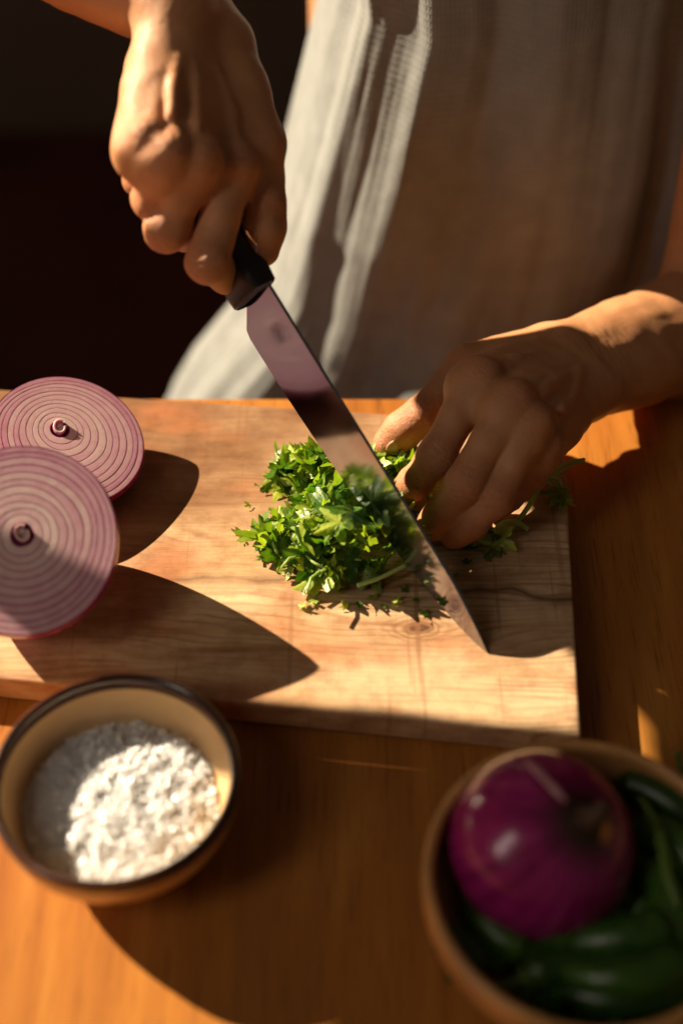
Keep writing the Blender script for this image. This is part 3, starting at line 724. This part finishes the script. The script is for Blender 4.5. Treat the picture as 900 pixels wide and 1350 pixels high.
# trunk, upper arms and the rest of the forearms on a coarser grid
g = SDF((-.42, -.02, -.72), (.62, .58, .66), .006)
RS = np.array([-.035, .40, .50]); LS = np.array([.29, .43, .50])
for (e_, s_, w_) in ((RE, RS, RW), (LE, LS, LW)):
    er = .037 if e_ is RE else .040
    fd = unit(e_ - w_); g.add(w_ + fd * min(.105, np.linalg.norm(e_ - w_) * .8), e_, .0265, er, .01); g.add(e_, s_, er, .050, .02)
g.add((.16, .40, .46), (.16, .42, -.30), .10, .115, .05); g.add((.06, .40, .44), (.08, .42, -.3), .085, .10, .05); g.add((.26, .40, .44), (.24, .42, -.3), .085, .10, .05)
g.add(RS, LS, .05, .05, .04); g.add((.16, .42, .5), (.16, .41, .64), .055, .05, .04)
g.add((.07, .42, -.3), (.06, .42, -.72), .08, .07, .04); g.add((.25, .42, -.3), (.26, .42, -.72), .08, .07, .04)
bv, bf, = g.mesh()
V = np.concatenate([rv, lv, bv]); Fc = np.concatenate([rf_, lf_ + len(rv), bf + len(rv) + len(lv)])
per = empty('person', (.16, .42, -.75)); tag(per, 'person in a loose grey-beige shirt standing at the table, chopping parsley with both hands', 'person')
me = bpy.data.meshes.new('body'); me.from_pydata(V.tolist(), [], Fc.tolist()); me.update()
a_ = me.attributes.new('tone', 'FLOAT', 'POINT'); a_.data.foreach_set('value', np.concatenate([rt, lt, np.zeros(len(bv))]).astype(np.float32))
body = link('body', me, M['skin'], per)
sm = body.modifiers.new('soften', 'SMOOTH'); sm.factor = .5; sm.iterations = 1
# thumb nails
def nail(j0, j1, out, r=.0101, w=.0058, l=.0062):
    d = unit(j1 - j0); out = unit(out - d * (out @ d)); s_ = np.cross(d, out); vs = []; nu, nv = 13, 11
    for j in range(nv):
        for i in range(nu):
            a = (i / (nu - 1) * 2 - 1); b = (j / (nv - 1) * 2 - 1)
            k_ = (1 - abs(b) ** 3 * .35) if b > 0 else (1 - abs(b) ** 2.5 * .45); an = a * k_ * w / r
            p = mid(j0, j1, .78) + d * (b * l + .001) + out * (r * math.cos(an) + .0002 - .0012 * max(0, b)) + s_ * r * math.sin(an); vs.append(p)
    o = mesh('nail', vs, gridfaces(nu, nv, False), M['nail'], per); so = o.modifiers.new('thick', 'SOLIDIFY'); so.thickness = .0006; so.offset = 0
nail(RTH[2], RTH[3], unit(CAM - RTH[3]) + np.array([-1.3, -.1, 0]), .0088)
nail(LTH[2], LTH[3], unit(CAM - LTH[3]) + np.array([-.1, -.3, -.9]), .0088)

# shirt
def shirt():
    sil = [(455, -60), (440, 0), (412, 120), (385, 230), (362, 330), (335, 395), (295, 440), (255, 485), (228, 530), (215, 575)]
    cy = .32; pl = [Y(u, v_, cy) for u, v_ in sil]; zs = [p[2] for p in pl][::-1]; xs = [p[0] for p in pl][::-1]
    pr = [Y(u, v_, cy) for u, v_ in [(925, -60), (915, 120), (895, 240), (862, 360), (850, 480)]][::-1]; zr = [p[2] for p in pr]; xrr = [p[0] for p in pr]
    z0, z1 = -.42, .50; nz = 190; nt = 420; vs = []; uv = []
    for j in range(nz):
        z = z0 + (z1 - z0) * j / (nz - 1)
        xl = np.interp(z, zs, xs); xr = np.interp(z, zr, xrr)
        if z > zs[-1]: xl = xs[-1] - (z - zs[-1]) * .12
        cx = (xl + xr) / 2; a = (xr - xl) / 2; b = .105 + .02 * max(0, .1 - z)
        low = max(0, min(1, (.30 - z) / .40)); lo2 = max(0, min(1, (.02 - z) / .12))
        for i in range(nt):
            t = 2 * math.pi * i / nt
            x = math.cos(t); y = math.sin(t)
            ph1 = t * 9 + 2.2 * z * 3 + 1.2 * math.sin(2.3 * t + 1 + 3 * z)
            qq = .35 + .65 * min(1, abs(t - 3.6) / 1.0); fold = qq * .007 * low * math.sin(ph1) * (1 + .5 * math.sin(t * 3.1 + 2)) + qq * .0028 * (.35 + low) * math.sin(17 * t + 8 * z + 2 * math.sin(3 * z + 2 * t)) + .006 * low * math.sin(4.3 * t + 5 * z + .7)
            fold *= .12 + .88 * lo2; fold += (.0032 * math.sin(6.3 * t + 2.1 * z + 1.0) + .0025 * math.sin(11 * t - 3 * z)) * (1 - .5 * lo2)
            fold += .004 * mnoise.noise((x * 6, y * 6 + 3, z * 3.5)) + (.0003 + .0010 * lo2) * mnoise.noise((x * 22, y * 22, z * 9))
            ex = 1.0 if abs(x) < .95 else 1.0
            vs.append((cx + (a + fold) * x, cy + (b + fold * 1.25) * y * (max(abs(y), .02) ** (-.55 * (1 - lo2))), z)); uv.append((t * .19, z * 1.0))
    fs = gridfaces(nt, nz)
    me = bpy.data.meshes.new('shirt'); me.from_pydata(vs, [], fs); me.update()
    l = me.uv_layers.new(name='weave'); vi = np.empty(len(me.loops), np.int32); me.loops.foreach_get('vertex_index', vi)
    uva = np.asarray(uv, np.float32)[vi].reshape(-1, 4, 2); w = (uva[:, :, 0].max(1) - uva[:, :, 0].min(1)) > .5; q = uva[w]; q[:, :, 0] = np.where(q[:, :, 0] < .3, q[:, :, 0] + .19 * 2 * math.pi, q[:, :, 0]); uva[w] = q
    l.data.foreach_set('uv', uva.ravel())
    o = link('shirt', me, M['cloth'], per); s_ = o.modifiers.new('thick', 'SOLIDIFY'); s_.thickness = .0012; return o
shirt()

# ---------------------------------------------------------------- parsley
def leaf_mesh(seed):
    rg = np.random.RandomState(seed); L = .0105 + .006 * rg.rand(); n = 66; out = []
    o1 = rg.rand() * 6; lobes = [(0, 1.0, .54), (1.05 + .2 * rg.rand(), .8 + .2 * rg.rand(), .50), (-1.05 - .2 * rg.rand(), .8 + .2 * rg.rand(), .50), (2.1, .55, .35), (-2.1, .5, .35)]
    for i in range(n):
        t = -math.pi + 2 * math.pi * i / n; r = .3
        for (c, a, w) in lobes: r = max(r, a * math.exp(-((t - c) / w) ** 2 * .8))
        r *= 1 + (.12 * math.cos(t * 16 + o1) + .05 * math.sin(t * 9 + o1)) * (r > .32); out.append((r * L * math.cos(t), r * L * math.sin(t)))
    vs = [(0, 0, 0)] + [(x * .5, y * .5, 0) for x, y in out] + [(x, y, 0) for x, y in out]
    cu = (rg.rand() - .3) * 38; cv = (rg.rand() - .5) * 45; tw = (rg.rand() - .5) * 45; o = rg.rand(3) * 50
    res = []
    for x, y, z in vs:
        res.append((x, y, cu * x * x + cv * y * y + tw * x * y + .0030 * mnoise.noise((x * 170 + o[0], y * 170 + o[1], o[2]))))
    fs = [(0, 1 + i, 1 + (i + 1) % n) for i in range(n)] + [(1 + i, 1 + n + i, 1 + n + (i + 1) % n, 1 + (i + 1) % n) for i in range(n)]
    me = bpy.data.meshes.new('leaf'); me.from_pydata(res, [], fs); me.update(); me.materials.append(M['leaf']); me.shade_smooth(); return me
LEAVES = [leaf_mesh(100 + i) for i in range(16)]
def put(me, name, parent, loc, eul, sc):
    o = bpy.data.objects.new(name, me); COL.objects.link(o); o.parent = parent; o.location = Vector(loc) - parent.location; o.rotation_euler = eul; o.scale = (sc,) * 3; return o
def blade_side(p): return (np.asarray(p) - T) @ NN, (np.asarray(p) - T) @ W, (np.asarray(p) - T) @ e1
pc = Z(450, 705, .02); pile = empty('chopped_parsley', (pc[0], pc[1], .02)); tag(pile, 'pile of freshly chopped bright green parsley leaves beside the knife blade', 'parsley')
PO = [(348, 605), (385, 592), (430, 600), (470, 612), (510, 640), (545, 690), (560, 735), (520, 755), (480, 770), (430, 782), (375, 760), (320, 712), (372, 690), (390, 665), (350, 640)]
PO = [tuple(Z(450 + (u - 450) * .95 + 6, 690 + (v_ - 690) * .92 + 2, .022)[:2]) for u, v_ in PO]
def inside(x, y, P):
    c = False; j = len(P) - 1
    for i in range(len(P)):
        if (P[i][1] > y) != (P[j][1] > y) and x < (P[j][0] - P[i][0]) * (y - P[i][1]) / (P[j][1] - P[i][1]) + P[i][0]: c = not c
        j = i
    return c
def edist(x, y, P):
    m_ = 9
    for i in range(len(P)):
        a = np.array(P[i]); b = np.array(P[(i + 1) % len(P)]); t = np.clip(((np.array([x, y]) - a) @ (b - a)) / ((b - a) @ (b - a)), 0, 1); m_ = min(m_, np.linalg.norm(a + (b - a) * t - (x, y)))
    return m_
rg = np.random.RandomState(5); cnt = 0; xs = [p[0] for p in PO]; ys = [p[1] for p in PO]
while cnt < 292:
    x = rg.uniform(min(xs), max(xs)); y = rg.uniform(min(ys), max(ys))
    if not inside(x, y, PO): continue
    d = edist(x, y, PO); hmax = min(.021, .003 + d * 1.0) * (.6 + .75 * rg.rand()); z = .0235 + hmax * (1 - .55 * rg.rand() ** 1.6)
    s_, w_, a_2 = blade_side((x, y, z))
    if s_ < .004 and w_ > -.01 and abs(s_) < .02 and w_ < .045 and s_ > -.012: 
        if s_ < .004: continue
    put(LEAVES[rg.randint(16)], 'leaf', pile, (x, y, z), (rg.randn() * .65, rg.randn() * .65, rg.rand() * 6.28), .45 + .75 * rg.rand()); cnt += 1
for i in range(26):
    x = rg.uniform(min(xs), max(xs)); y = rg.uniform(min(ys), max(ys))
    if not inside(x, y, PO): continue
    a = rg.rand() * 6.28; l = .006 + .01 * rg.rand(); z = .024 + .016 * rg.rand(); dz = (rg.rand() - .5) * .004
    v, f = tube([(x, y, z), (x + l * .5 * math.cos(a), y + l * .5 * math.sin(a), z + dz + .001), (x + l * math.cos(a + .2), y + l * math.sin(a + .2), z + dz)], .0007, 7); mesh('stem', v, f, M['stem'], pile)
v, f = tube(spline([Z(470, 772, .026), Z(500, 762, .028), Z(535, 745, .028)], 5), .0011, 8); mesh('stem', v, f, M['stem'], pile)
# loose crumbs
for (u, v_) in ((362, 676), (330, 700), (505, 800), (492, 788), (520, 792), (615, 742), (318, 706), (472, 795), (340, 640), (548, 790), (535, 778), (455, 800), (410, 792), (345, 735), (328, 665), (585, 775), (600, 760), (640, 735), (655, 725), (398, 800), (560, 812)):
    put(LEAVES[rg.randint(16)], 'leaf', pile, Z(u, v_, .0215), (rg.randn() * .3, rg.randn() * .3, rg.rand() * 6), .2 + .2 * rg.rand())
# dark leaves filling the wooden bowl
bl_ = empty('leafy_greens', tuple(BR[:2]) + (.01,)); tag(bl_, 'loose dark green leaves filling the wooden bowl under the chillies', 'greens')
dark_leaf = [l_.copy() for l_ in LEAVES]
for l_ in dark_leaf: l_.materials[0] = M['chilli']
for i in range(110):
    r_ = .048 * math.sqrt(rg.rand()); t_ = rg.rand() * 6.28
    put(dark_leaf[i % 16], 'leaf', bl_, (BR[0] + r_ * math.cos(t_), BR[1] + r_ * math.sin(t_), .017 + .016 * rg.rand() + .004 * (r_ / .048)), (rg.randn() * .5, rg.randn() * .5, rg.rand() * 6.28), 1.2 + .6 * rg.rand())
# bunch held under the left hand
bun = empty('parsley_bunch', tuple(Z(620, 680, .02))); tag(bun, 'parsley sprigs with long green stems held down under the left hand', 'parsley')
def stem(pts, r=.0011):
    r *= 1.45
    q = spline(pts, 6); v, f = tube(q, [r * (1 - .3 * i / len(q)) for i in range(len(q))], 8); mesh('stem', v, f, M['stem'], bun)
stem([Z(560, 650, .03), Z(640, 716, .024), Z(680, 688, .024), Z(704, 655, .026), Z(714, 634, .029)], .0012)
stem([Z(600, 690, .026), Z(656, 704, .023), Z(680, 690, .024), Z(696, 698, .0225)], .0012)
stem([Z(590, 700, .024), Z(640, 706, .0225), Z(668, 690, .0225), Z(684, 687, .024)], .0012)
stem([Z(600, 640, .04), Z(690, 650, .026), Z(728, 626, .026), Z(748, 613, .030), Z(770, 606, .034)], .0012)
stem([Z(620, 650, .034), Z(700, 628, .029), Z(735, 632, .027), Z(738, 655, .0225)], .0010)
stem([Z(575, 600, .045), Z(640, 640, .04), Z(700, 634, .034), Z(735, 640, .025)], .0010)
stem([Z(592, 712, .023), Z(560, 700, .024), Z(530, 650, .026), Z(520, 615, .028)], .0012)
def strap(pts, w):     # folded blade-like leaf stalk
    q = spline(pts, 6); vs = []; 
    for i, p in enumerate(q):
        d = unit(q[min(i + 1, len(q) - 1)] - q[max(i - 1, 0)]); s_ = unit(np.cross(d, (0, 0, 1))); ww = w * math.sin(math.pi * (.12 + .84 * i / (len(q) - 1))); vs += [p + s_ * ww + (0, 0, ww * .5), p, p - s_ * ww + (0, 0, ww * .5)]
    mesh('leaf', vs, gridfaces(3, len(q), False), M['stem'], bun)
strap([Z(622, 720, .023), Z(652, 704, .025), Z(672, 690, .026), Z(694, 697, .023)], .0028)
strap([Z(724, 627, .027), Z(748, 614, .031), Z(772, 605, .035)], .0022)
for (u, v_, z, s_) in [(738, 650, .026, .9), (741, 660, .024, .8), (736, 641, .029, .6)] + [(rg.uniform(500, 565), rg.uniform(590, 640), rg.uniform(.024, .036), 1.2) for _ in range(34)] + [(rg.uniform(560, 660), rg.uniform(690, 722), rg.uniform(.022, .026), .8) for _ in range(14)] :
    p = Z(u, v_, z); s0, w0, a0 = blade_side(p)
    if abs(s0) < .008 and -.01 < w0 < .045: continue
    if v_ > 705 and u < 575: continue
    put(LEAVES[rg.randint(16)], 'leaf', bun, p, (rg.randn() * .6, rg.randn() * .6, rg.rand() * 6.28), s_ * (.7 + .4 * rg.rand()))
